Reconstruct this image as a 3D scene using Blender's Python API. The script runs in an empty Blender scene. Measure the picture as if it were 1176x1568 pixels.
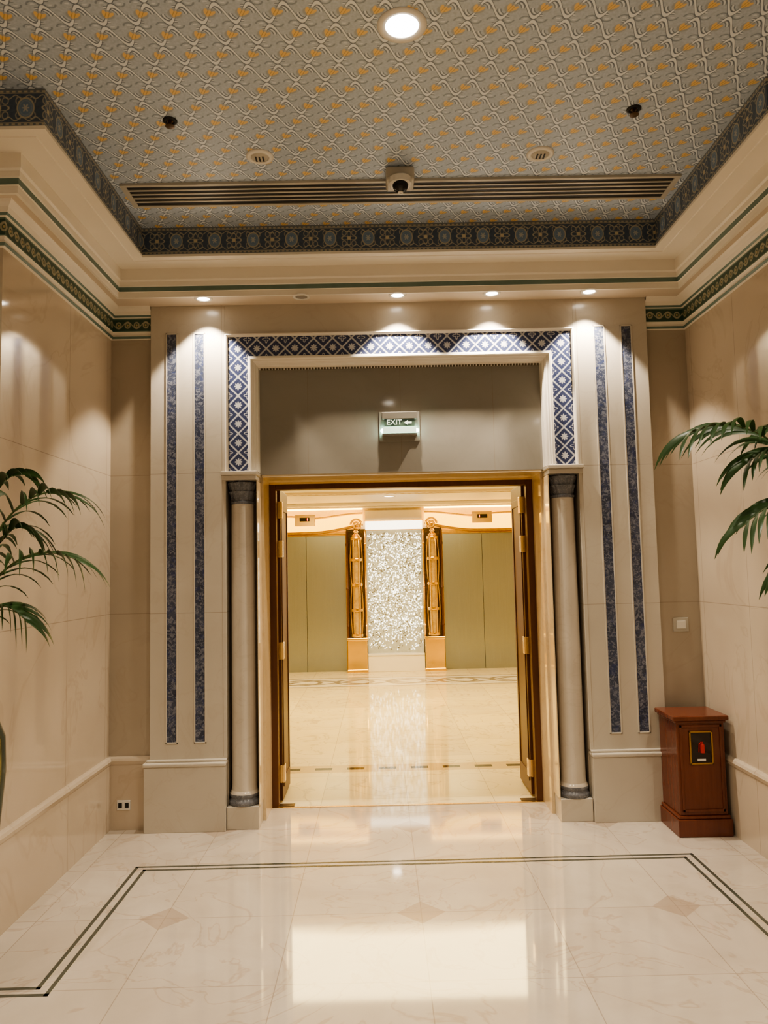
import bpy, bmesh, math, random
from mathutils import Vector, Matrix
random.seed(7)
C = bpy.context.collection
# ------------------------------------------------------------------ node DSL
class S:
    def __init__(s, nt, sock): s.nt=nt; s.k=sock
    def _m(s, op, a, b=None, c=None):
        n=s.nt.nodes.new('ShaderNodeMath'); n.operation=op
        for i,v in enumerate((a,b,c)):
            if v is None: continue
            if isinstance(v,S): s.nt.links.new(v.k,n.inputs[i])
            else: n.inputs[i].default_value=v
        return S(s.nt,n.outputs[0])
    def __add__(s,o): return s._m('ADD',s,o)
    __radd__=__add__
    def __sub__(s,o): return s._m('SUBTRACT',s,o)
    def __rsub__(s,o): return s._m('SUBTRACT',o,s)
    def __mul__(s,o): return s._m('MULTIPLY',s,o)
    __rmul__=__mul__
    def __truediv__(s,o): return s._m('DIVIDE',s,o)
    def __pow__(s,o): return s._m('POWER',s,o)
    def abs(s): return s._m('ABSOLUTE',s)
    def fr(s): return s._m('FRACT',s)
    def fl(s): return s._m('FLOOR',s)
    def sin(s): return s._m('SINE',s)
    def cos(s): return s._m('COSINE',s)
    def sqrt(s): return s._m('SQRT',s)
    def mod(s,o): return s._m('FLOORED_MODULO',s,o)
    def max(s,o): return s._m('MAXIMUM',s,o)
    def min(s,o): return s._m('MINIMUM',s,o)
    def at2(s,o): return s._m('ARCTAN2',s,o)
    def lt(s,v,soft=None):
        if soft is None: return s._m('LESS_THAN',s,v)
        n=s.nt.nodes.new('ShaderNodeMapRange'); n.clamp=True
        s.nt.links.new(s.k,n.inputs[0])
        n.inputs[1].default_value=v-soft; n.inputs[2].default_value=v+soft
        n.inputs[3].default_value=1; n.inputs[4].default_value=0
        return S(s.nt,n.outputs[0])
    def gt(s,v,soft=None): return 1-s.lt(v,soft)
def hyp(a,b): return (a*a+b*b).sqrt()
class Mat:
    def __init__(s,name):
        s.m=bpy.data.materials.new(name); s.m.use_nodes=True; s.nt=s.m.node_tree
        s.b=s.nt.nodes['Principled BSDF']
        g=s.nt.nodes.new('ShaderNodeNewGeometry'); s.pos=g.outputs['Position']
        x=s.nt.nodes.new('ShaderNodeSeparateXYZ'); s.nt.links.new(s.pos,x.inputs[0])
        s.x,s.y,s.z=[S(s.nt,o) for o in x.outputs]
    def vec(s,x,y,z=0.0):
        n=s.nt.nodes.new('ShaderNodeCombineXYZ')
        for i,v in enumerate((x,y,z)):
            if isinstance(v,S): s.nt.links.new(v.k,n.inputs[i])
            else: n.inputs[i].default_value=v
        return n.outputs[0]
    def noise(s,scale,detail=4,dist=0,rough=.5,vec=None):
        n=s.nt.nodes.new('ShaderNodeTexNoise'); n.inputs['Scale'].default_value=scale
        n.inputs['Detail'].default_value=detail; n.inputs['Distortion'].default_value=dist
        n.inputs['Roughness'].default_value=rough
        s.nt.links.new(vec or s.pos,n.inputs['Vector']); return S(s.nt,n.outputs['Fac'])
    def mix(s,f,a,b):
        n=s.nt.nodes.new('ShaderNodeMix'); n.data_type='RGBA'
        for i,v in ((0,f),(6,a),(7,b)):
            if isinstance(v,S): s.nt.links.new(v.k,n.inputs[i])
            elif i==0: n.inputs[0].default_value=v
            else: n.inputs[i].default_value=(*v,1)
        return S(s.nt,n.outputs[2])
    def color(s,c):
        if isinstance(c,S): s.nt.links.new(c.k,s.b.inputs['Base Color'])
        else: s.b.inputs['Base Color'].default_value=(*c,1)
    def set(s,rough=None,metal=None,spec=None):
        for nm,v in (('Roughness',rough),('Metallic',metal),('Specular IOR Level',spec)):
            if v is None: continue
            if isinstance(v,S): s.nt.links.new(v.k,s.b.inputs[nm])
            else: s.b.inputs[nm].default_value=v
    def emit(s,c,st):
        if isinstance(c,S): s.nt.links.new(c.k,s.b.inputs['Emission Color'])
        else: s.b.inputs['Emission Color'].default_value=(*c,1)
        if isinstance(st,S): s.nt.links.new(st.k,s.b.inputs['Emission Strength'])
        else: s.b.inputs['Emission Strength'].default_value=st
def simple(name,c,rough=.4,metal=0,var=.12,nscale=6,spec=None):
    M=Mat(name); n=M.noise(nscale,2)
    c2=tuple(v*(1-var*2) for v in c)
    M.color(M.mix(n,c2,tuple(min(1,v*(1+var)) for v in c))); M.set(rough=rough,metal=metal,spec=spec)
    return M.m
def marble(name,c1,c2,vein,rough=.12,scale=1.6,seams=(),joint=(.25,.2,.15),spec=.5,vs=.35):
    M=Mat(name)
    n=M.noise(scale,4,.6,.55); base=M.mix((n*1.8-.4).max(0).min(1),c1,c2)
    v=(M.noise(scale*1.3,4,1.6)-.5).abs().lt(.008,.012)*vs
    base=M.mix(v,base,vein)
    mask=None
    for sm in seams:
        a={'x':M.x,'y':M.y,'z':M.z}[sm[0]]
        for p in sm[1]:
            k=(a-p).abs().lt(.0018,.0008); mask=k if mask is None else mask.max(k)
    if mask is not None: base=M.mix(mask*.6,base,joint)
    M.color(base); M.set(rough=rough,spec=spec)
    return M.m
# ------------------------------------------------------------------ materials
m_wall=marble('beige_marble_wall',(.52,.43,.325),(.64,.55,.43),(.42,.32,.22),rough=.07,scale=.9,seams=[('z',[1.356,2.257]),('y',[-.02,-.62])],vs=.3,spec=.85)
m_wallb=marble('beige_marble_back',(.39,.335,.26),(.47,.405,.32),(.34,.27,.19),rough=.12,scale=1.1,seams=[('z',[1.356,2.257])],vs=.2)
m_pil=marble('cream_marble_pilaster',(.49,.44,.36),(.57,.52,.435),(.42,.345,.26),rough=.20,scale=1.5,seams=[('z',[1.356,2.257])],vs=.2)
m_col=marble('cream_grey_marble_column',(.48,.425,.345),(.58,.52,.43),(.36,.30,.22),rough=.10,scale=2.5,vs=.2,spec=.7)
m_cap=marble('dark_grey_marble_capital',(.075,.08,.09),(.19,.195,.21),(.4,.4,.42),rough=.2,scale=18,vs=.5)
m_panel=marble('grey_marble_panel',(.26,.24,.20),(.30,.28,.24),(.21,.185,.15),rough=.06,scale=1.5,seams=[('x',[-.62,0.0,.62])],vs=.1,spec=.8)
m_reveal=marble('gold_lit_marble_reveal',(.60,.46,.27),(.70,.56,.36),(.5,.33,.16),rough=.06,scale=2,vs=.3,spec=.8)  # gold in the base colour stands in for light reflected by the polished stone
m_cream=simple('cream_plaster',(.72,.62,.46),.5,var=.03,nscale=3)
m_soff=simple('cream_soffit_plaster',(.68,.585,.465),.55,var=.03,nscale=3)
m_creamw=simple('white_plaster_cornice',(.84,.785,.68),.45,var=.03,nscale=3)
m_green=simple('green_painted_trim',(.15,.22,.185),.45,var=.1,nscale=20)
m_gold=simple('polished_gold',(.88,.60,.18),.14,1,.08,8)
m_goldd=simple('antique_gold',(.50,.31,.09),.3,1,.15,14)
m_brass=simple('brass_plate',(.85,.64,.32),.22,1,.05,10)
m_bronze=simple('dark_bronze',(.10,.06,.03),.3,.6,.15,10)
m_dark=simple('matte_black',(.012,.012,.012),.6)
m_white=simple('white_enamel',(.75,.72,.65),.35,var=.02)
m_line=simple('dark_green_marble_inlay',(.075,.08,.062),.12,var=.15,nscale=30)
def floor_mat(name,lobby=False):
    M=Mat(name)
    tile=M.vec(((M.x)/.6).fl(),((M.y+.62)/.6).fl())
    wn=M.nt.nodes.new('ShaderNodeTexWhiteNoise'); M.nt.links.new(tile,wn.inputs['Vector']); r=S(M.nt,wn.outputs['Value'])
    n=M.noise(1.8,5,.9,.6)
    base=M.mix((n*1.8-.4).max(0).min(1),(.46,.395,.315) if not lobby else (.82,.68,.36),(.59,.525,.44) if not lobby else (.92,.80,.49))
    base=M.mix(r*.28,base,(.44,.355,.275))
    v=(M.noise(1.5,4,2.2)-.5).abs().lt(.006,.012)*.5
    base=M.mix(v,base,(.34,.24,.155))
    jx=(((M.x)/.6+.5).fr()-.5).abs().lt(.0032,.0012); jy=(((M.y+.62)/.6+.5).fr()-.5).abs().lt(.0032,.0012)
    base=M.mix(jx.max(jy)*.6,base,(.25,.19,.14))
    if not lobby:
        d=((((M.x.abs()+.6)/1.2).fr()-.5)*1.2).abs()+(((M.y+1.22+.6)/1.2).fr()*1.2-.6).abs()
        base=M.mix(d.lt(.115,.001)*.55,base,(.34,.25,.175))
    else:
        s=((M.x/.26).fr()-.5).abs().lt(.27)*(M.y-1.41).abs().lt(.035)
        band=(M.y-1.41).abs().lt(.11)
        base=M.mix(band*.6,base,(.52,.34,.12))
        base=M.mix(s,base,(.09,.07,.045))
        t=(M.y-6.25)/.42
        w=(t-(M.x*4.2).sin()*.45).abs().lt(.09,.03); w2=(t+(M.x*4.2).sin()*.45).abs().lt(.09,.03)
        ring=(hyp((M.x/.75+.25).fr()*1.6-.8,t)-.55).abs().lt(.08,.03)
        inn=t.abs().lt(.95)
        edge=(t.abs()-1.0).abs().lt(.05)
        k=((w.max(w2)).max(ring)*inn).max(edge)
        base=M.mix(inn*.5,base,(.86,.84,.78))
        base=M.mix(k*.85,base,(.20,.14,.07))
    M.color(base); M.set(rough=.055,spec=.8)
    return M.m
m_floor=floor_mat('polished_cream_marble_floor'); m_lfloor=floor_mat('polished_lobby_floor',True)
def ceil_mat():
    M=Mat('silver_gold_damask_ceiling'); p=.128
    v=M.y/(p*.92); row=v.fl(); a=M.x/p+row.mod(2.0)*.5
    fu=a.fr()-.5; fv=v.fr()-.5
    tu=fu*.88+fv*.47; tv=fv*.88-fu*.47
    body=hyp(tu*1.8,tv).lt(.15,.02)
    pl=hyp((tu-.085)*2.1+tv*.6,tv+.05).lt(.13,.02); pr=hyp((tu+.085)*2.1-tv*.6,tv+.05).lt(.13,.02)
    gold=body.max(pl).max(pr)
    out=hyp(tu*1.0,tv+.02).lt(.215,.02)
    vein=((tu.abs()-.045).abs()).lt(.010,.010)
    sw=(a*6.28318).sin()
    s1=(fv-sw*.40).abs(); l1=(s1-.105).abs().lt(.024,.014); l2=s1.lt(.075,.015)
    quad=(fu*fv).lt(0.0,.006)
    r=hyp(fu*.95,fv)
    arc=(r-.335).abs().lt(.024,.012)*quad; arco=((r-.335).abs()-.045).abs().lt(.016,.010)*quad
    r2=hyp((a+.5).fr()-.5,((v+.5).fr()-.5)*1.1)
    curl=(r2-.16).abs().lt(.030,.012); cdot=r2.lt(.07,.015)
    n=M.noise(90,2)
    c=M.mix(n,(.31,.375,.45),(.53,.605,.70))
    c=M.mix(curl*.7,c,(.16,.20,.27)); c=M.mix(cdot*.8,c,(.64,.69,.75))
    c=M.mix(arco*.8,c,(.10,.13,.18)); c=M.mix(arc*.8,c,(.70,.75,.80))
    c=M.mix(l1*.85,c,(.09,.12,.17)); c=M.mix(l2*.9,c,(.75,.80,.84))
    c=M.mix(out*.75,c,(.31,.33,.35))
    c=M.mix(gold,c,(.74,.52,.22)); c=M.mix(vein*gold*.7,c,(.30,.19,.06))
    M.color(c); M.set(rough=.45,metal=.05)
    return M.m
m_ceil=ceil_mat()
def frieze_mat():
    M=Mat('blue_gold_arabesque_frieze'); P=.235
    s=(M.x+M.y)/P; t=(M.z-3.555)/.165
    fs=(s.fr()-.5)*(P/.165); ft=t-.5
    fs2=((s+.5).fr()-.5)*(P/.165)
    r=hyp(fs*1.25,ft); r2=hyp(fs2*1.0,ft)
    med=(r-.27).abs().lt(.025,.012); med2=(r-.20).abs().lt(.010,.01)
    inner=r.lt(.25,.01)
    a=ft.at2(fs); flower=(r-((a*6.0).cos()*.035)).lt(.09,.015)
    a2=ft.at2(fs2); pal=((r2-(((a2*4.0).cos())*.10)-.17).abs()).lt(.024,.012)
    core=r2.lt(.07,.015)
    scr=((ft.abs()-.30-((s*25.13).sin())*.05).abs()).lt(.016,.01)
    scr2=((hyp((s*4.0).fr()-.5,(ft.abs()-.2)*2.2)-.22).abs()).lt(.045,.02)*r.gt(.31,.01)
    edge=ft.abs().gt(.40,.005)
    bead=(((s*9.0).fr()-.5).abs()).lt(.28,.04)*((ft.abs()-.45).abs()).lt(.025,.01)
    el=((ft.abs()-.405).abs()).lt(.010,.006)
    n=M.noise(60,2)
    c=M.mix(n,(.055,.080,.125),(.095,.130,.185))
    g=(.48,.43,.32)
    c=M.mix(scr2*.6,c,g); c=M.mix(scr*.8,c,g)
    c=M.mix(pal*.9,c,g); c=M.mix(core*.9,c,(.60,.52,.35))
    c=M.mix(inner,c,(.16,.24,.35)); c=M.mix(med*.9,c,g); c=M.mix(med2*.7,c,(.28,.33,.36)); c=M.mix(flower*.8,c,(.50,.48,.42))
    c=M.mix(edge,c,(.17,.19,.21)); c=M.mix(bead.max(el)*.9,c,g)
    M.color(c); M.set(rough=.4,metal=.1)
    return M.m
m_frieze=frieze_mat()
def crown_mat():
    M=Mat('green_gold_crown_band'); P=.06
    s=(M.x+M.y)/P; t=(M.z-3.215)/.09-.5
    f=(s.fr()-.5)
    sw=(t-(s*6.28318/2).sin()*.24).abs().lt(.05,.03)
    fl=((hyp(f,t*1.3)-.26).abs()).lt(.07,.03); dot=hyp(f,t*1.3).lt(.11,.03)
    ed=(t.abs()).gt(.42,.01)
    c=M.mix(M.noise(40,2),(.022,.055,.040),(.042,.09,.065))
    g=(.45,.41,.28)
    c=M.mix(sw*.8,c,g); c=M.mix(fl*.8,c,g); c=M.mix(dot*.9,c,(.5,.4,.2)); c=M.mix(ed,c,(.13,.2,.15))
    M.color(c); M.set(rough=.4); return M.m
m_crown=crown_mat()
def mosaic_mat():
    M=Mat('blue_white_mosaic_band'); P=.0625
    u=(M.x.abs()-1.065)/P; v=(M.z-3.075)/P
    a=(u+v)/2.0; b=(u-v)/2.0
    fa=((a+.5).fr()-.5).abs(); fb=((b+.5).fr()-.5).abs()
    ln=(fa-.5).abs().min((fb-.5).abs()).lt(.055,.02)
    fu=((u/2.0+.5).fr()-.5)*2; fv=((v/2.0+.5).fr()-.5)*2
    r=hyp(fu,fv); an=fv.at2(fu)
    flo=(r-((an*4.0).cos().abs()*.20)).lt(.20,.03)
    gu=((u/2.0).fr()-.5)*2; gv=((v/2.0).fr()-.5)*2
    r2=hyp(gu,gv); an2=gv.at2(gu)
    flo2=((r2-((an2*4.0).cos()*.12)-.26).abs()).lt(.06,.02)
    n=M.noise(70,3)
    nav=M.mix(n,(.018,.026,.070),(.08,.095,.18)); wh=M.mix(n,(.46,.47,.50),(.70,.69,.68))
    k=(ln.max(flo)).max(flo2*.9)
    c=M.mix(k*.92,nav,wh); M.color(c); M.set(rough=.2); return M.m
m_mosaic=mosaic_mat()
def lapis_mat():
    M=Mat('lapis_blue_stone_strip')
    n=M.noise(38,5,1.2,.7); n2=M.noise(7,3,1.0)
    c=M.mix((n2*1.6-.3).max(0).min(1),(.030,.036,.060),(.082,.095,.14))
    c=M.mix(n.gt(.53,.05)*.6,c,(.26,.27,.315)); c=M.mix(M.noise(16,2,2).gt(.60,.04)*.4,c,(.026,.042,.14))
    M.color(c); M.set(rough=.22); return M.m
m_lapis=lapis_mat()
def wood_mat(name,c1,c2,rough=.25):
    M=Mat(name); v=M.vec(M.x*14.0,M.y*14.0,M.z*1.2); n=M.noise(2.2,5,.5,.6,vec=v)
    M.color(M.mix(n,c1,c2)); M.set(rough=rough); return M.m
m_mahog=wood_mat('mahogany_wood',(.085,.022,.011),(.19,.055,.027),.22)
m_doorw=wood_mat('walnut_door_wood',(.055,.017,.006),(.13,.045,.014),.4)
def elev_mat():
    M=Mat('brushed_champagne_metal'); v=M.vec(M.x*90.0,M.y*90.0,M.z*1.5); n=M.noise(1.5,2,0,.5,vec=v)
    M.color(M.mix(n,(.30,.335,.36),(.37,.41,.44))); M.set(rough=.25,metal=.85); return M.m
m_elev=elev_mat()
def emis(name,c,st,base=None):
    M=Mat(name); M.color(base or c); M.emit(c,st); return M.m
m_lamp=emis('lamp_glow',(1,.90,.76),16); m_cove=emis('warm_cove_glow',(1,.58,.05),3.4)
m_strip=emis('cove_strip_light',(1,.62,.14),13)
m_lum=emis('luminous_ceiling_glow',(1,.77,.34),13)
m_off=simple('unlit_lamp_glass',(.35,.32,.28),.2)
def leaf_mat():
    M=Mat('palm_leaf'); n=M.noise(9,2)
    M.color(M.mix(n,(.020,.052,.016),(.055,.12,.035))); M.set(rough=.36)
    return M.m
m_leaf=leaf_mat(); m_stem=simple('palm_stem',(.09,.13,.04),.5)
m_glaze=simple('green_glazed_ceramic',(.035,.06,.035),.12,var=.3,nscale=5); m_soil=simple('potting_soil',(.03,.02,.012),.9)
# ------------------------------------------------------------------ geometry helpers
def root(name):
    e=bpy.data.objects.new(name,None); e.empty_display_size=.1; C.objects.link(e); return e
def mk(name,verts,faces,mats,fm=None,parent=None,smooth=False,bevel=0,fix=True):
    me=bpy.data.meshes.new(name); me.from_pydata([tuple(v) for v in verts],[],faces)
    if not isinstance(mats,(list,tuple)): mats=[mats]
    for m in mats: me.materials.append(m)
    if fm:
        for p,i in zip(me.polygons,fm): p.material_index=i
    if fix:
        bm=bmesh.new(); bm.from_mesh(me); bmesh.ops.recalc_face_normals(bm,faces=bm.faces); bm.to_mesh(me); bm.free()
    if smooth:
        for p in me.polygons: p.use_smooth=True
    o=bpy.data.objects.new(name,me); C.objects.link(o)
    if parent: o.parent=parent
    if bevel:
        b=o.modifiers.new('bevel','BEVEL'); b.width=bevel; b.segments=2; b.limit_method='ANGLE'
    return o
BF=[(0,1,3,2),(4,6,7,5),(0,4,5,1),(2,3,7,6),(0,2,6,4),(1,5,7,3)]
def boxv(x0,x1,y0,y1,z0,z1): return [(x,y,z) for x in (x0,x1) for y in (y0,y1) for z in (z0,z1)]
def box(parent,name,x0,x1,y0,y1,z0,z1,mat,bevel=0): return mk(name,boxv(x0,x1,y0,y1,z0,z1),BF,mat,parent=parent,bevel=bevel)
def boxes(parent,name,lst,mats,bevel=0):
    V=[];F=[];fm=[]
    for b in lst:
        k=len(V); V+=boxv(*b[:6]); F+=[tuple(i+k for i in f) for f in BF]; fm+=[b[6] if len(b)>6 else 0]*6
    return mk(name,V,F,mats,fm,parent,bevel=bevel)
def lathe(parent,name,prof,cx,cy,mat,seg=40,mod=None,mats=None,fmf=None):
    V=[];F=[];fm=[]
    for j,(r,z) in enumerate(prof):
        for i in range(seg):
            a=2*math.pi*i/seg; rr=r*(mod(a,z) if mod else 1)
            V.append((cx+rr*math.cos(a),cy+rr*math.sin(a),z))
    for j in range(len(prof)-1):
        for i in range(seg):
            k=(i+1)%seg; F.append((j*seg+i,j*seg+k,(j+1)*seg+k,(j+1)*seg+i)); fm.append(fmf(j) if fmf else 0)
    F.append(tuple(range(seg))); fm.append(fm[0]); F.append(tuple((len(prof)-1)*seg+i for i in range(seg))); fm.append(fm[-2])
    o=mk(name,V,F,mats or mat,fm,parent,smooth=True)
    o.modifiers.new('es','EDGE_SPLIT').split_angle=math.radians(40)
    return o
def sweep(parent,name,path,prof,mats,segm,closed=False):
    n=len(path); dirs=[]
    V=[];F=[];fm=[]
    def nrm(a,b):
        d=Vector((b[0]-a[0],b[1]-a[1])).normalized(); return Vector((d.y,-d.x))
    for i in range(n):
        if closed: na=nrm(path[i-1],path[i]); nb=nrm(path[i],path[(i+1)%n])
        else:
            na=nrm(path[i-1],path[i]) if i>0 else nrm(path[0],path[1]); nb=nrm(path[i],path[i+1]) if i<n-1 else na
        m=(na+nb); m=m/(m.dot(na)) if m.length>1e-6 else na
        dirs.append(m)
    k=len(prof)
    for i in range(n):
        for (o,z) in prof: V.append((path[i][0]+dirs[i].x*o,path[i][1]+dirs[i].y*o,z))
    for i in range(n if closed else n-1):
        j=(i+1)%n
        for q in range(k-1):
            F.append((i*k+q,j*k+q,j*k+q+1,i*k+q+1)); fm.append(segm[q])
    return mk(name,V,F,mats,fm,parent,fix=False)
def tube(parent,name,pts,r,mat):
    cu=bpy.data.curves.new(name,'CURVE'); cu.dimensions='3D'; cu.bevel_depth=1.0; cu.bevel_resolution=2
    sp=cu.splines.new('POLY'); sp.points.add(len(pts)-1)
    for i,p in enumerate(pts):
        sp.points[i].co=(*p,1); sp.points[i].radius=r(i/(len(pts)-1)) if callable(r) else r
    cu.materials.append(mat); o=bpy.data.objects.new(name,cu); C.objects.link(o)
    if parent: o.parent=parent
    cu.use_fill_caps=True
    return o
W=1.915; YB=.05; YC=-1.41; ZS=3.373; ZC=3.724; RX=3.6; RY=-7.2
# ------------------------------------------------------------------ shell
mk('floor',[(-RX,RY,0),(RX,RY,0),(RX,.42,0),(-RX,.42,0)],[(0,1,2,3)],m_floor)
mk('floor_lobby',[(-3.6,.42,0),(3.6,.42,0),(3.6,7.6,0),(-3.6,7.6,0)],[(0,1,2,3)],m_lfloor)
mk('ceiling',[(-RX,RY,ZC),(RX,RY,ZC),(RX,.5,ZC),(-RX,.5,ZC)],[(0,3,2,1)],m_ceil)
box(None,'wall_left',-W-.3,-W,YC,.5,0,ZC,m_wall)
box(None,'wall_right',W,W+.3,YC,.5,0,ZC,m_wall)
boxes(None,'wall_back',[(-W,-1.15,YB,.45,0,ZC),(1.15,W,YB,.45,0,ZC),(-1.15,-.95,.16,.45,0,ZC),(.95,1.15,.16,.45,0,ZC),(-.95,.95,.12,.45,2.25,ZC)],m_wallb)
boxes(None,'wall_room_side',[(-RX,-W-.3,YC,YC+.2,0,ZC),(W+.3,RX,YC,YC+.2,0,ZC)],m_wall)
box(None,'wall_room_left',-RX-.2,-RX,RY,YC+.2,0,ZC,m_wall); box(None,'wall_room_right',RX,RX+.2,RY,YC+.2,0,ZC,m_wall)
box(None,'wall_front',-RX,RX,RY-.2,RY,0,ZC,m_wall)
m_lwall=marble('lobby_cream_marble',(.74,.60,.36),(.82,.70,.46),(.6,.45,.25),rough=.15)
box(None,'wall_lobby_left',-3.8,-3.6,.45,7.6,0,2.75,m_lwall); box(None,'wall_lobby_right',3.6,3.8,.45,7.6,0,2.75,m_lwall)
boxes(None,'wall_lobby_near',[(-3.6,-.97,.451,.5,0,2.75),(.97,3.6,.451,.5,0,2.75),(-.97,.97,.451,.5,2.25,2.75)],m_lwall)
box(None,'wall_lobby_back',-3.6,3.6,7.5,7.7,0,2.75,m_lwall)
LX=1.7; LY0=3.06; LY1=4.85
boxes(None,'ceiling_lobby',[(-3.6,3.6,.5,LY0,2.70,2.76),(-3.6,3.6,LY1,7.6,2.70,2.76),(-3.6,-LX,LY0,LY1,2.70,2.76),(LX,3.6,LY0,LY1,2.70,2.76)],m_creamw)
lp=root('luminous_ceiling_panel')
boxes(lp,'recess_sides',[(-LX-.02,-LX,LY0,LY1,2.70,2.90),(LX,LX+.02,LY0,LY1,2.70,2.90),(-LX-.02,LX+.02,LY0-.02,LY0,2.70,2.90),(-LX-.02,LX+.02,LY1,LY1+.02,2.70,2.90)],m_creamw)
V=[];F=[];nx=16
for i in range(nx+1):
    x=-LX+2*LX*i/nx; z=2.80+.08*math.cos(math.pi*.5*x/LX)
    V+=[(x,LY0,z),(x,LY1,z)]
F=[(2*i,2*i+2,2*i+3,2*i+1) for i in range(nx)]
mk('diffuser',V,F,m_lum,parent=lp,fix=False)
boxes(lp,'gold_trim',[(-LX-.05,LX+.05,LY0-.05,LY0,2.69,2.71),(-LX-.05,LX+.05,LY1,LY1+.05,2.69,2.71),(-LX-.05,-LX,LY0,LY1,2.69,2.71),(LX,LX+.05,LY0,LY1,2.69,2.71)],m_gold)
# baseboards & crown
def path_left(): return [(-RX,YC),(-W,YC),(-W,YB),(-1.64,YB)]
def path_right(): return [(1.64,YB),(W,YB),(W,YC),(RX,YC)]
bp=[(0,.455),(.012,.455),(.022,.445),(.028,.43),(.022,.41),(.015,.40),(.015,.0)]
for nm,p in (('baseboard_left',path_left()),('baseboard_right',path_right())):
    sweep(None,nm,p,bp,[m_wall],[0]*6)
cp=[(0,3.165),(.012,3.17),(.018,3.185),(.010,3.20),(.014,3.214),(.018,3.216),(.018,3.306),(.030,3.310),(.036,3.322),(.045,3.345),(.062,3.360),(.07,ZS)]
for i,p in enumerate((path_left(),path_right())):
    sweep(None,'trim_%d'%(i+1),p,cp,[m_creamw,m_crown,m_green],[0,2,0,0,0,1,0,2,0,0,0])
YT=-.058
tp=[(-RX+0,YC),(-W,YC),(-W,YT),(W,YT),(W,YC),(RX,YC),(RX,RY),(-RX,RY)]
prof=[(-.13,ZS),(.110,ZS),(.110,ZS-.006),(.125,ZS-.006),(.125,3.402),(.133,3.404),(.133,3.434),(.141,3.438),(.141,3.465),(.150,3.475),(.150,3.546),(.265,3.546),(.268,3.541),(.275,3.541),(.278,3.546),(.330,3.546),(.330,3.538),(.345,3.538),(.345,3.553),(.340,3.556),(.340,ZC)]
sg=[3,3,0,0,0,1,0,0,0,0,0,0,0,0,0,0,0,0,0,2]
sweep(None,'trim_3',tp,prof,[m_creamw,m_green,m_frieze,m_soff],sg,closed=True)
# ------------------------------------------------------------------ pilasters
def mirror(s,a,b): return (a,b) if s>0 else (-b,-a)
for s in (-1,1):
    r=root('wall_pilaster')
    a,b=mirror(s,1.15,1.64)
    box(r,'shaft',a,b,0,.05,.42,ZS,m_pil,.003)
    a,b=mirror(s,1.155,1.665)
    box(r,'plinth',a,b,-.04,.05,0,.40,m_pil,.003)
    a,b=mirror(s,1.15,1.672)
    box(r,'plinth_molding',a,b,-.05,.05,.40,.425,m_pil,.008)
    a,b=mirror(s,1.15,1.655); box(r,'plinth_cap',a,b,-.025,.05,.425,.44,m_pil,.005)
    for i,xx in enumerate((1.32,1.50)):
        a,b=mirror(s,xx-.030,xx+.030)
        box(r,'lapis_strip_%d'%(i+1),a,b,-.003,.01,.545,3.18,m_lapis)
        a,b=mirror(s,xx-.040,xx+.040)
        boxes(r,'strip_edge_%d'%(i+1),[(a,a+.010,-.006,.01,.535,3.19),(b-.010,b,-.006,.01,.535,3.19),(a,b,-.006,.01,3.18,3.19),(a,b,-.006,.01,.535,.545)],m_pil,.002)
    a,b=mirror(s,1.172,1.176); box(r,'groove',a,b,-.0008,.01,.45,ZS,m_wallb)
    c=root('marble_column'); X=s*1.055; Y=.078
    a,b=mirror(s,.95,1.152)
    box(c,'plinth',a,b,-.01,.16,0,.14,m_pil,.003)
    lathe(c,'base',[(.095,.14),(.100,.15),(.100,.165),(.092,.175),(.088,.185),(.094,.195),(.094,.21),(.086,.222),(.083,.23)],X,Y,None,48,mats=[m_cap,m_col],fmf=lambda j:0 if j<6 else 1)
    lathe(c,'shaft',[(.083,.22),(.079,.26),(.077,1.2),(.073,2.03),(.074,2.055)],X,Y,m_col,64)
    def leaf(a,z):
        if z<2.078 or z>2.195: return 1
        if z<2.135: return 1+.07*abs(math.cos(a*6))
        return 1+.07*abs(math.sin(a*6))
    lathe(c,'capital',[(.072,2.05),(.080,2.056),(.080,2.068),(.070,2.074),(.072,2.085),(.076,2.11),(.084,2.128),(.086,2.134),(.076,2.138),(.082,2.16),(.090,2.182),(.092,2.192),(.086,2.196),(.094,2.20),(.094,2.205)],X,Y,None,120,mod=leaf,mats=[m_cap])
    a,b=mirror(s,.948,1.17); box(c,'abacus',a,b,-.03,.16,2.205,2.235,m_pil,.004)
    a,b=mirror(s,.94,1.178); box(c,'abacus_top',a,b,-.04,.16,2.235,2.262,m_pil,.006)
# ------------------------------------------------------------------ door surround
sr=root('mosaic_door_surround')
box(sr,'lintel_wall',-1.15,1.15,0,.12,3.165,ZS,m_pil)
for s in (-1,1):
    a,b=mirror(s,.965,1.15); box(sr,'jamb_core',a,b,0.004,.16,2.262,3.165,m_pil)
box(sr,'head_core',-.965,.965,0.004,.12,2.975,3.165,m_pil)
def ush(x,z0,z1): return [(-x,z0),(-x,z1),(x,z1),(x,z0)]
def frame(name,x,z1,z0,prof,mats,segm):
    P=ush(x,z0,z1); V=[];F=[];fm=[]; k=len(prof)
    for i,(px,pz) in enumerate(P):
        for (o,y) in prof:
            sx=1 if px<0 else -1
            V.append((px+sx*o,y,pz-(o if i in(1,2) else 0)))
    for i in range(3):
        for q in range(k-1): F.append((i*k+q,(i+1)*k+q,(i+1)*k+q+1,i*k+q+1)); fm.append(segm[q])
    for i in (0,3): F.append(tuple(i*k+q for q in range(k))); fm.append(0)
    return mk(name,V,F,mats,fm,sr)
frame('outer_molding',1.15,3.175,2.262,[(0,.01),(0,-.016),(.008,-.022),(.016,-.016),(.020,-.004),(.020,.01)],[m_creamw],[0]*5)
frame('mosaic_band',1.132,3.155,2.262,[(0,.006),(0,-.004),(.134,-.004),(.134,.006)],[m_mosaic],[0]*3)
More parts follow.
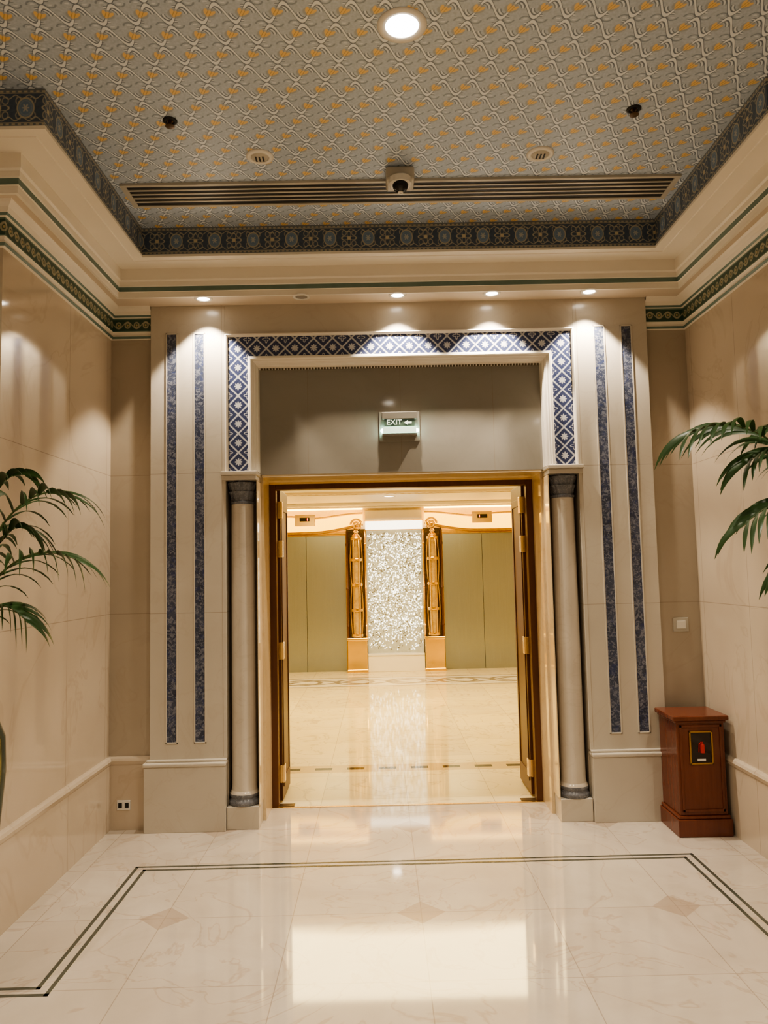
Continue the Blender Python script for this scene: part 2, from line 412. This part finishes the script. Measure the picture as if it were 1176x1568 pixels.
frame('inner_molding',1.0,3.023,2.262,[(0,.01),(0,-.012),(.008,-.024),(.020,-.026),(.026,-.014),(.034,-.012),(.038,.0),(.048,.004),(.052,.03),(.058,.034),(.060,.10),(.060,.12)],[m_creamw],[0]*11)
bl=[]
x=-.925
while x<.925: bl.append((x,x+.012,.05,.066,2.945,2.957)); x+=.020
boxes(sr,'bead_row',bl,simple('bead_bronze',(.12,.09,.05),.4)); box(sr,'bead_fillet',-.94,.94,.04,.12,2.957,2.968,m_creamw)
box(sr,'overdoor_panel',-.955,.955,.098,.12,2.25,2.975,m_panel)
rv=[]
for s in (-1,1):
    a,b=mirror(s,.93,.951); rv.append((a,b,.16,.43,0,2.25))
    a,b=mirror(s,.945,.951); rv.append((a,b,.0,.16,.14,2.2))
rv.append((-.93,.93,.10,.43,2.235,2.25))
boxes(None,'trim_6',rv,m_reveal)
df=root('door_1')
for s in (-1,1):
    a,b=mirror(s,.885,.955); box(df,'frame_side',a,b,.43,.51,0,2.235,m_doorw,.004)
    a,b=mirror(s,.868,.908)
    box(df,'leaf_stile',a,b,.53,.955,.015,2.20,m_doorw,.004)
    a,b=mirror(s,.862,.870)
    boxes(df,'leaf_panel',[(a,b,.57,.60,.1,2.1),(a,b,.88,.91,.1,2.1),(a,b,.60,.88,.1,.16),(a,b,.60,.88,2.05,2.1)],m_doorw,.002)
    for z in (.20,1.05,1.77,2.05):
        a,b=mirror(s,.852,.872); box(df,'brass_hinge',a,b,.515,.58,z-.06,z+.06,m_brass,.003)
        a,b=mirror(s,.872,.892); box(df,'brass_plate',a,b,.512,.532,z-.06,z+.06,m_brass,.002)
box(df,'frame_head',-.885,.885,.43,.51,2.185,2.235,m_doorw,.004)
box(df,'head_brass',-.93,.93,.42,.43,2.222,2.235,m_brass)
boxes(df,'threshold',[(-.93,.93,.405,.425,0,.004)],m_brass)
boxes(df,'floor_socket',[(-.93,-.78,.44,.50,0,.004),(.78,.93,.44,.50,0,.004)],m_bronze)
# ------------------------------------------------------------------ floor inlay
iv=[]
w=.0085
def seg(x0,y0,x1,y1): iv.append((min(x0,x1)-w,max(x0,x1)+w,min(y0,y1)-w,max(y0,y1)+w,.0,.0012))
for xo,yo,yc in ((1.53,-.585,-1.80),(1.478,-.632,-1.85)):
    seg(-xo,yo,xo,yo)
    for s in (-1,1): seg(s*xo,yo,s*xo,yc); seg(s*xo,yc,s*3.2,yc)
boxes(None,'floor_inlay_border',iv,m_line)
# ------------------------------------------------------------------ exit sign
ex=root('exit_sign')
m_sm=simple('sign_metal',(.35,.33,.28),.3,.5)
m_glow=emis('exit_glow',(.62,1,.86),26); m_sgn=emis('exit_face_green',(.25,.42,.30),.05,(.07,.11,.08)); m_txt=emis('exit_letters',(.9,1,.85),.6)
box(ex,'backplate',-.145,.125,.085,.098,2.455,2.655,m_panel,.002)
boxes(ex,'housing',[(-.125,.105,.045,.085,2.60,2.645)],m_sm,.002)
box(ex,'face',-.11,.09,.050,.085,2.548,2.60,m_sgn)
box(ex,'tube',-.136,.116,.056,.080,2.512,2.538,m_glow,.01)  # glowing ends stick out past the housing to imitate flares beside the sign
box(ex,'diffuser',-.12,.10,.042,.052,2.505,2.545,emis('sign_diffuser',(.75,1,.85),.45))
box(ex,'bottom_rail',-.125,.105,.045,.085,2.490,2.503,m_sm)
t=bpy.data.curves.new('letters','FONT'); t.body='EXIT'; t.size=.050; t.extrude=.001; t.align_x='CENTER'; t.align_y='CENTER'
to=bpy.data.objects.new('letters',t); C.objects.link(to); to.location=(-.045,.047,2.575); to.rotation_euler=(math.pi/2,0,0); t.materials.append(m_txt); to.parent=ex
mk('arrow',[(.02,.047,2.573),(.045,.047,2.590),(.045,.047,2.579),(.07,.047,2.579),(.07,.047,2.567),(.045,.047,2.567),(.045,.047,2.556)],[(0,1,2,3,4,5,6)],m_txt,parent=ex)
# ------------------------------------------------------------------ lights
def lamp(parent,kind,name,loc,energy,col,**k):
    l=bpy.data.lights.new(name,kind); l.energy=energy; l.color=col
    for a,v in k.items(): setattr(l,a,v)
    o=bpy.data.objects.new(name,l); o.location=loc; C.objects.link(o)
    if parent: o.parent=parent
    return o
WARM=(1,.86,.69)
def ring(parent,name,x,y,z,r0,r1,mat,h=.006):
    V=[];F=[];n=40
    for r,dz in ((r0,0),(r0,-h),((r0+r1)/2,-h*1.3),(r1,-h*.6),(r1,0)):
        for i in range(n):
            a=2*math.pi*i/n; V.append((x+r*math.cos(a),y+r*math.sin(a),z+dz))
    for j in range(4):
        for i in range(n): F.append((j*n+i,j*n+(i+1)%n,(j+1)*n+(i+1)%n,(j+1)*n+i))
    return mk(name,V,F,mat,parent=parent,smooth=True)
def disc(parent,name,x,y,z,r,mat,n=32,h=.002):
    V=[(x+r*math.cos(2*math.pi*i/n),y+r*math.sin(2*math.pi*i/n),z-dz) for dz in (0,h) for i in range(n)]
    F=[tuple(range(n)),tuple(range(n,2*n))]+[(i,(i+1)%n,n+(i+1)%n,n+i) for i in range(n)]
    return mk(name,V,F,mat,parent=parent)
def downlight(x,y,z,r,on=True,energy=20,size=1.4,blend=.35):
    d=root('recessed_downlight')
    ring(d,'trim_ring',x,y,z,r*.78,r*1.15,m_white)
    disc(d,'lens',x,y,z,r*.78,m_lamp if on else m_off)
    if on: lamp(d,'SPOT','bulb',(x,y,z-.012),energy,WARM,spot_size=size,spot_blend=blend,shadow_soft_size=r*.5)
for x in (-1.26,-.01,.60,1.23): downlight(x,-.135,ZS,.05,True,115,math.radians(88),.3)
downlight(-.63,-.135,ZS,.05,False)
downlight(-.03,-2.10,ZC,.085,True,125,math.radians(130),.8)
for x,y in ((-2.2,-3.2),(2.2,-3.2),(0,-4.4),(-2.2,-5.8),(2.2,-5.8)):
    downlight(x,y,ZC,.085,True,175,math.radians(145),.9)
for x,y in ((-2.5,6.4),(2.5,6.4),(0,6.3),(0,1.3)):  # lobby downlights added to brighten the lobby
    downlight(x,y,2.70,.09,True,100,math.radians(140),.9)
# ------------------------------------------------------------------ ceiling fittings
v=root('linear_air_diffuser')
box(v,'dark_slot',-1.50,1.50,-.915,-.70,ZC-.008,ZC,m_dark)
m_vent=simple('diffuser_slat',(.50,.47,.40),.4)
sl=[(-1.53,1.53,-.935,-.915,ZC-.014,ZC),(-1.53,1.53,-.70,-.68,ZC-.014,ZC),(-1.53,-1.50,-.915,-.70,ZC-.014,ZC),(1.50,1.53,-.915,-.70,ZC-.014,ZC)]
for i in range(4): y=-.915+.215*(i+1)/5; sl.append((-1.50,1.50,y-.0065,y+.0065,ZC-.012,ZC-.006))
boxes(v,'slats',sl,m_vent)
for x,y in ((-1.10,-1.50),(1.07,-1.53)):
    q=root('fire_sprinkler'); ring(q,'escutcheon',x,y,ZC,.018,.034,m_dark); lathe(q,'head',[(.010,ZC-.032),(.022,ZC-.030),(.022,ZC-.027),(.007,ZC-.024),(.007,ZC-.010),(.016,ZC-.006),(.016,ZC)],x,y,m_bronze,20)
for x,y in ((-.73,-1.18),(.71,-1.16)):
    q=root('smoke_detector'); ring(q,'flange',x,y,ZC,.045,.07,m_white,.008); lathe(q,'dome',[(.012,ZC-.016),(.030,ZC-.014),(.044,ZC-.006),(.044,ZC)],x,y,m_vent,24)
    boxes(q,'grille',[(x-.022+i*.018,x-.014+i*.018,y-.022,y+.022,ZC-.017,ZC-.01) for i in range(3)],m_dark)
q=root('security_camera'); x,y=-.01,-1.02
box(q,'body',x-.075,x+.075,y-.05,y+.09,ZC-.075,ZC,m_vent,.012); lathe(q,'collar',[(.05,ZC-.10),(.06,ZC-.09),(.062,ZC-.06),(.05,ZC-.05)],x,y-.02,m_white,32)
bpy.ops.mesh.primitive_uv_sphere_add(radius=.042,location=(x,y-.035,ZC-.10),segments=32,ring_count=16); o=bpy.context.object; o.name='lens_dome'; o.data.materials.append(simple('lens_black',(.01,.01,.01),.08)); o.parent=q
for p in o.data.polygons:p.use_smooth=True
ring(q,'lens_ring',x,y-.035,ZC-.138,.006,.014,m_white)
# ------------------------------------------------------------------ wall plates
q=root('light_switch_plate'); box(q,'plate',1.735,1.835,.042,.05,1.165,1.255,m_vent,.003); box(q,'rocker',1.755,1.815,.036,.043,1.185,1.235,m_white,.002)
q=root('wall_outlet'); box(q,'plate',-1.855,-1.77,.028,.036,.125,.185,m_white,.003); boxes(q,'sockets',[(-1.845,-1.822,.025,.029,.14,.17),(-1.803,-1.78,.025,.029,.14,.17)],m_dark)
# ------------------------------------------------------------------ fire extinguisher cabinet
fc=root('fire_extinguisher_cabinet')
box(fc,'plinth',1.565,1.885,-.335,-.03,0,.10,m_mahog,.004)
box(fc,'plinth_mould',1.572,1.878,-.328,-.03,.10,.12,m_mahog,.006)
box(fc,'body',1.585,1.868,-.315,-.03,.12,.66,m_mahog,.004)
box(fc,'top_mould',1.575,1.878,-.325,-.03,.655,.672,m_mahog,.005)
box(fc,'top',1.558,1.890,-.342,-.03,.672,.70,m_mahog,.006)
boxes(fc,'door_rails',[(1.60,1.615,-.321,-.314,.14,.645),(1.838,1.853,-.321,-.314,.14,.645),(1.60,1.853,-.321,-.314,.63,.645),(1.60,1.853,-.321,-.314,.14,.155)],m_mahog,.002)
boxes(fc,'window_frame',[(1.655,1.665,-.325,-.314,.415,.61),(1.785,1.795,-.325,-.314,.415,.61),(1.655,1.795,-.325,-.314,.60,.61),(1.655,1.795,-.325,-.314,.415,.425)],m_goldd,.002)
box(fc,'window_glass',1.665,1.785,-.318,-.313,.425,.60,simple('dark_glass',(.02,.012,.01),.08))
m_red=simple('red_sign',(.55,.03,.02),.4)
lathe(fc,'extinguisher_mark',[(.004,.48),(.013,.482),(.014,.525),(.009,.535),(.004,.538),(.004,.546)],1.732,-.321,m_red,16)
mk('hose_mark',[(1.708,-.3205,.485),(1.713,-.3205,.485),(1.716,-.3205,.53),(1.727,-.3205,.543),(1.727,-.3205,.549),(1.711,-.3205,.536)],[(0,1,2,3,4,5)],m_red,parent=fc)
box(fc,'label',1.70,1.75,-.3205,-.318,.435,.447,m_white)
# ------------------------------------------------------------------ elevator lobby wall
XC=.08; YE=7.45
def mx(s,a,b): return (XC+a,XC+b) if s>0 else (XC-b,XC-a)
m_amber=marble('amber_glass',(.35,.22,.07),(.60,.42,.16),(.8,.7,.4),rough=.05,scale=9,spec=1.0)
m_niche=marble('dark_amber_niche',(.06,.035,.012),(.14,.09,.03),(.4,.3,.12),rough=.1,scale=8)
for s in (-1,1):
    e=root('elevator_door')
    for i,(a0,b0) in enumerate(((.79,1.427),(1.433,2.07))):
        a,b=mx(s,a0,b0); box(e,'leaf_%d'%(i+1),a,b,YE,YE+.04,.0,2.18,m_elev,.003)
    a,b=mx(s,.775,.79); a2,b2=mx(s,2.07,2.09); a3,b3=mx(s,.775,2.09)
    boxes(e,'jambs',[(a,b,YE-.03,YE+.04,0,2.19),(a2,b2,YE-.03,YE+.04,0,2.19),(a3,b3,YE-.03,YE+.04,2.18,2.20)],m_goldd,.003)
    g=root('gold_elevator_pediment')
    n=36; top=[];low=[]
    for i in range(n+1):
        t=i/n; X=XC+s*(.50+1.62*t)
        u=t*1.62
        zt=2.54-.08*math.sin(min(1,u/.95)*math.pi*.5)**2+.05*math.sin(max(0,u-.75)*2.6)
        zl=2.36-.13*math.sin(min(1,u/.9)*math.pi*.5)
        top.append((X,zt)); low.append((X,zl))
    V=[]
    for (X,zt),(X2,zl) in zip(top,low): V+= [(X,YE-.005,zl+.0),(X,YE-.005,zt)]
    F=[(2*i,2*i+1,2*i+3,2*i+2) for i in range(n)]
    mk('cove_glow',V,F,m_cove,parent=g)
    tube(g,'upper_rail',[(X,YE-.05,z) for X,z in top],.020,m_gold); tube(g,'lower_rail',[(X,YE-.05,z) for X,z in low],.022,m_goldd)
    sc=[(XC+s*(.60+.10*(1-k/40)*math.cos(k*.33)),YE-.06,2.35+.10*(1-k/40)*math.sin(k*.33)) for k in range(36)]
    tube(g,'scroll',sc,.020,m_gold)
    a,b=mx(s,1.27,1.60); box(g,'indicator_housing',a,b,YE-.09,YE-.02,2.34,2.53,m_brass,.01)
    a,b=mx(s,1.36,1.52); box(g,'indicator_screen',a,b,YE-.095,YE-.088,2.42,2.48,m_dark)
    a,b=mx(s,1.385,1.40); box(g,'indicator_digit',a,b,YE-.098,YE-.094,2.43,2.47,emis('red_digit',(1,.1,.05),6))
    a,b=mx(s,.775,2.10); box(g,'head_band',a,b,YE-.02,YE,2.20,2.24,m_gold,.004)
    l=root('gold_lantern_pilaster')
    a,b=mx(s,.455,.775); box(l,'back',a,b,YE-.02,YE+.04,.0,2.28,m_niche)
    box(l,'pedestal',a+.005,b-.005,YE-.20,YE-.02,.0,.50,m_gold,.01); box(l,'pedestal_cap',a-.005,b+.005,YE-.22,YE-.02,.50,.545,m_gold,.01); box(l,'pedestal_foot',a-.005,b+.005,YE-.22,YE-.02,.0,.05,m_gold,.008)
    for xx in (.470,.760):
        X=XC+s*xx; lathe(l,'side_rod',[(.019,.545),(.019,.70),(.028,.72),(.019,.74),(.019,1.3),(.028,1.32),(.019,1.34),(.019,2.0),(.030,2.03),(.019,2.06),(.019,2.25)],X,YE-.07,m_gold if xx<.6 else m_doorw,16)
    X=XC+s*.615; Yc=YE-.12
    lathe(l,'glass_shaft',[(.065,.545),(.065,2.12)],X,Yc,m_amber,24)
    for z in (.58,.98,1.38,1.78,2.12):
        lathe(l,'collar_%d'%int(z*100),[(.065,z-.03),(.095,z-.022),(.098,z),(.095,z+.022),(.065,z+.03)],X,Yc,m_gold,24)
    lathe(l,'finial',[(.07,2.14),(.08,2.17),(.035,2.20),(.05,2.23),(.02,2.27)],X,Yc,m_gold,20)
    for tier,(z0,z1) in enumerate(((.60,1.36),(1.40,2.10))):
        for k in range(6):
            aa=k*math.pi/3
            tube(l,'cage_%d_%d'%(tier,k),[(X+(.076+.020*math.sin(math.pi*j/12))*math.cos(aa),Yc+(.076+.020*math.sin(math.pi*j/12))*math.sin(aa),z0+(z1-z0)*j/12) for j in range(13)],.009,m_gold)
cc=root('crystal_curtain')
def glassback():
    M=Mat('backlit_frosted_glass')
    n=M.noise(30,2); c=M.mix(n,(.30,.28,.18),(.45,.43,.31)); M.color(c); M.set(rough=.12); M.emit(c,.6); return M.m
box(cc,'glass_back',XC-.45,XC+.45,YE+.0,YE+.04,.27,2.26,glassback())
box(cc,'sill',XC-.452,XC+.452,YE-.16,YE+.04,0,.25,m_creamw,.005)
box(cc,'sill_cap',XC-.452,XC+.452,YE-.17,YE+.04,.25,.28,m_white,.005)
m_cry=emis('crystal_shards',(1,1,.88),3.0,(.9,.9,.85)); m_cryd=simple('smoky_crystal',(.20,.18,.10),.1,.3)  # bright shards emit light to imitate the sparkle of the crystals
V=[];F=[];fm=[]
for i in range(2600):
    z=.33+1.88*random.random(); 
    if z<.75 and random.random()<.75*(.75-z)/.42: continue
    X=XC+random.uniform(-.43,.43); y=YE-.02-random.random()*.06; a=random.uniform(0,math.pi); L=random.uniform(.010,.021); w2=L*.42
    dx,dz=math.cos(a),math.sin(a); t=random.uniform(-.01,.01); k=len(V)
    V+=[(X+dx*L,y+t,z+dz*L),(X-dz*w2,y,z+dx*w2),(X-dx*L,y-t,z-dz*L),(X+dz*w2,y,z-dx*w2)]; F.append((k,k+1,k+2,k+3)); fm.append(0 if random.random()<.65 else 1)
mk('shards',V,F,[m_cry,m_cryd],fm,cc)
box(cc,'header',XC-.46,XC+.46,YE-.12,YE+.04,2.26,2.40,emis('lit_header',(1,.98,.84),3.0,(.9,.85,.7)),.005)
boxes(cc,'header_trim',[(XC-.47,XC+.47,YE-.13,YE-.02,2.40,2.415),(XC-.47,XC+.47,YE-.13,YE-.02,2.25,2.26)],m_gold)
box(cc,'upper_panel',XC-.46,XC+.46,YE,YE+.04,2.415,2.58,m_creamw)
boxes(None,'trim_4',[(-3.6,3.6,YE-.06,7.5,2.62,2.65),(-3.6,3.6,YE-.16,7.5,2.65,2.70)],m_creamw,.01)
boxes(None,'cove_strip_light',[(XC-2.1,XC-.50,YE-.055,YE-.035,2.600,2.618),(XC+.50,XC+2.1,YE-.055,YE-.035,2.600,2.618)],m_strip)
dl=[]; x=-3.0
while x<3.0: dl.append((x,x+.05,5.62,5.70,2.675,2.70)); x+=.10
boxes(None,'trim_5',dl+[(-3.4,3.4,5.56,5.60,2.67,2.70),(-3.4,3.4,5.72,5.76,2.67,2.70)],m_cream)
# ------------------------------------------------------------------ palms
def palm(name,px,py,fronds,seed=1,vr=.22):
    rnd=random.Random(seed)
    r=root(name)
    lathe(r,'tall_vase',[(.13,0),(.14,.02),(.13,.06),(.125,.12),(.16,.35),(.20,.62),(vr,.85),(vr*.98,.98),(.17,1.10),(.14,1.14),(.17,1.18),(.175,1.20),(.16,1.20),(.14,1.16)],px,py,m_glaze,48)
    disc(r,'soil',px,py,1.165,.14,m_soil)
    V=[];F=[]
    for fi,(tx,ty,tz,up,n,ll) in enumerate(fronds):
        a=Vector((px+rnd.uniform(-.05,.05),py+rnd.uniform(-.05,.05),1.15)); c=Vector((tx,ty,tz))
        b=a.lerp(c,.40); b.z=max(a.z,c.z)+up
        P=[a*(1-t)**2+b*2*t*(1-t)+c*t*t for t in [k/24 for k in range(25)]]
        tube(r,'rachis_%d'%(fi+1),P,lambda t:.0075*(1-t*.75),m_stem)
        for k in range(n):
            t=.34+.66*(k+.5)/n; q=int(t*24); q=min(q,23); p=P[q].lerp(P[q+1],t*24-q); tan=(P[q+1]-P[q]).normalized()
            side=tan.cross(Vector((0,0,1))).normalized(); upv=side.cross(tan)
            for sd in (-1,1):
                L=ll*(1-.45*abs(t-.6)/.5)*rnd.uniform(.85,1.15); wd=.0135*rnd.uniform(.85,1.15)
                fwd=.7+1.1*max(0,t-.5)
                d=(side*sd*(1.0)+tan*fwd+upv*rnd.uniform(.15,.4)).normalized()
                pp=p.copy(); segs=7; dd=d.copy()
                wv=dd.cross(Vector((0,0,1)))
                wv=(wv.normalized()*.6+upv*.5*sd+tan*.5).normalized()
                for j in range(segs+1):
                    u=j/segs; ww=wd*math.sin(math.pi*(.10+.90*u)**.8)+.0004
                    wv2=(wv-dd*wv.dot(dd)).normalized()
                    nn=dd.cross(wv2)*.25*ww
                    V.append(pp+wv2*ww); V.append(pp-nn); V.append(pp-wv2*ww)
                    dd=(dd+Vector((0,0,-.24))*(.5+u)).normalized(); pp=pp+dd*L/segs
                k0=len(V)-3*(segs+1)
                for j in range(segs):
                    o_=k0+3*j; F.append((o_,o_+1,o_+4,o_+3)); F.append((o_+1,o_+2,o_+5,o_+4))
    mk('leaflets',V,F,m_leaf,parent=r,smooth=True,fix=False)
    return r
palm('potted_palm',-1.850,-1.93,[(-1.37,-1.95,1.92,.12,11,.29),(-1.30,-2.02,1.66,.18,12,.30),(-1.50,-2.0,1.43,.22,10,.24),(-1.55,-1.85,1.78,.16,10,.24),(-1.60,-1.8,2.02,.10,9,.2),(-2.4,-1.9,1.9,.2,9,.25),(-2.1,-2.4,1.9,.2,9,.25),(-2.2,-1.7,2.1,.2,8,.2),(-2.3,-2.3,1.5,.2,8,.22)],seed=3)
palm('potted_palm',1.86,-1.92,[(1.08,-1.95,2.12,.20,15,.31),(1.22,-2.05,1.74,.34,12,.28),(1.36,-2.1,1.58,.30,12,.28),(1.30,-1.95,2.00,.26,13,.30),(1.45,-1.8,2.15,.15,10,.25),(2.4,-1.9,1.9,.2,9,.25),(2.1,-2.4,1.9,.2,9,.25),(2.2,-1.7,2.1,.2,8,.2),(2.3,-2.3,1.5,.2,8,.22)],seed=5)
# ------------------------------------------------------------------ world, camera
w=bpy.data.worlds.new('World'); bpy.context.scene.world=w; w.use_nodes=True
w.node_tree.nodes['Background'].inputs[0].default_value=(1,.85,.65,1); w.node_tree.nodes['Background'].inputs[1].default_value=.05
cam=bpy.data.cameras.new('camera'); co=bpy.data.objects.new('camera',cam); C.objects.link(co)
cam.sensor_fit='HORIZONTAL'; cam.sensor_width=36; cam.lens=36*1162.92/1176; cam.clip_start=.02
M=Matrix.Rotation(-.0073,4,'Z')@Matrix.Rotation(math.pi/2+.077,4,'X')@Matrix.Rotation(-.0214,4,'Z')
co.matrix_world=Matrix.Translation((-.1614,-4.9131,1.6))@M
bpy.context.scene.camera=co
sc=bpy.context.scene; sc.view_settings.view_transform='AgX'; sc.view_settings.look='AgX - Medium High Contrast'; sc.view_settings.exposure=0.05
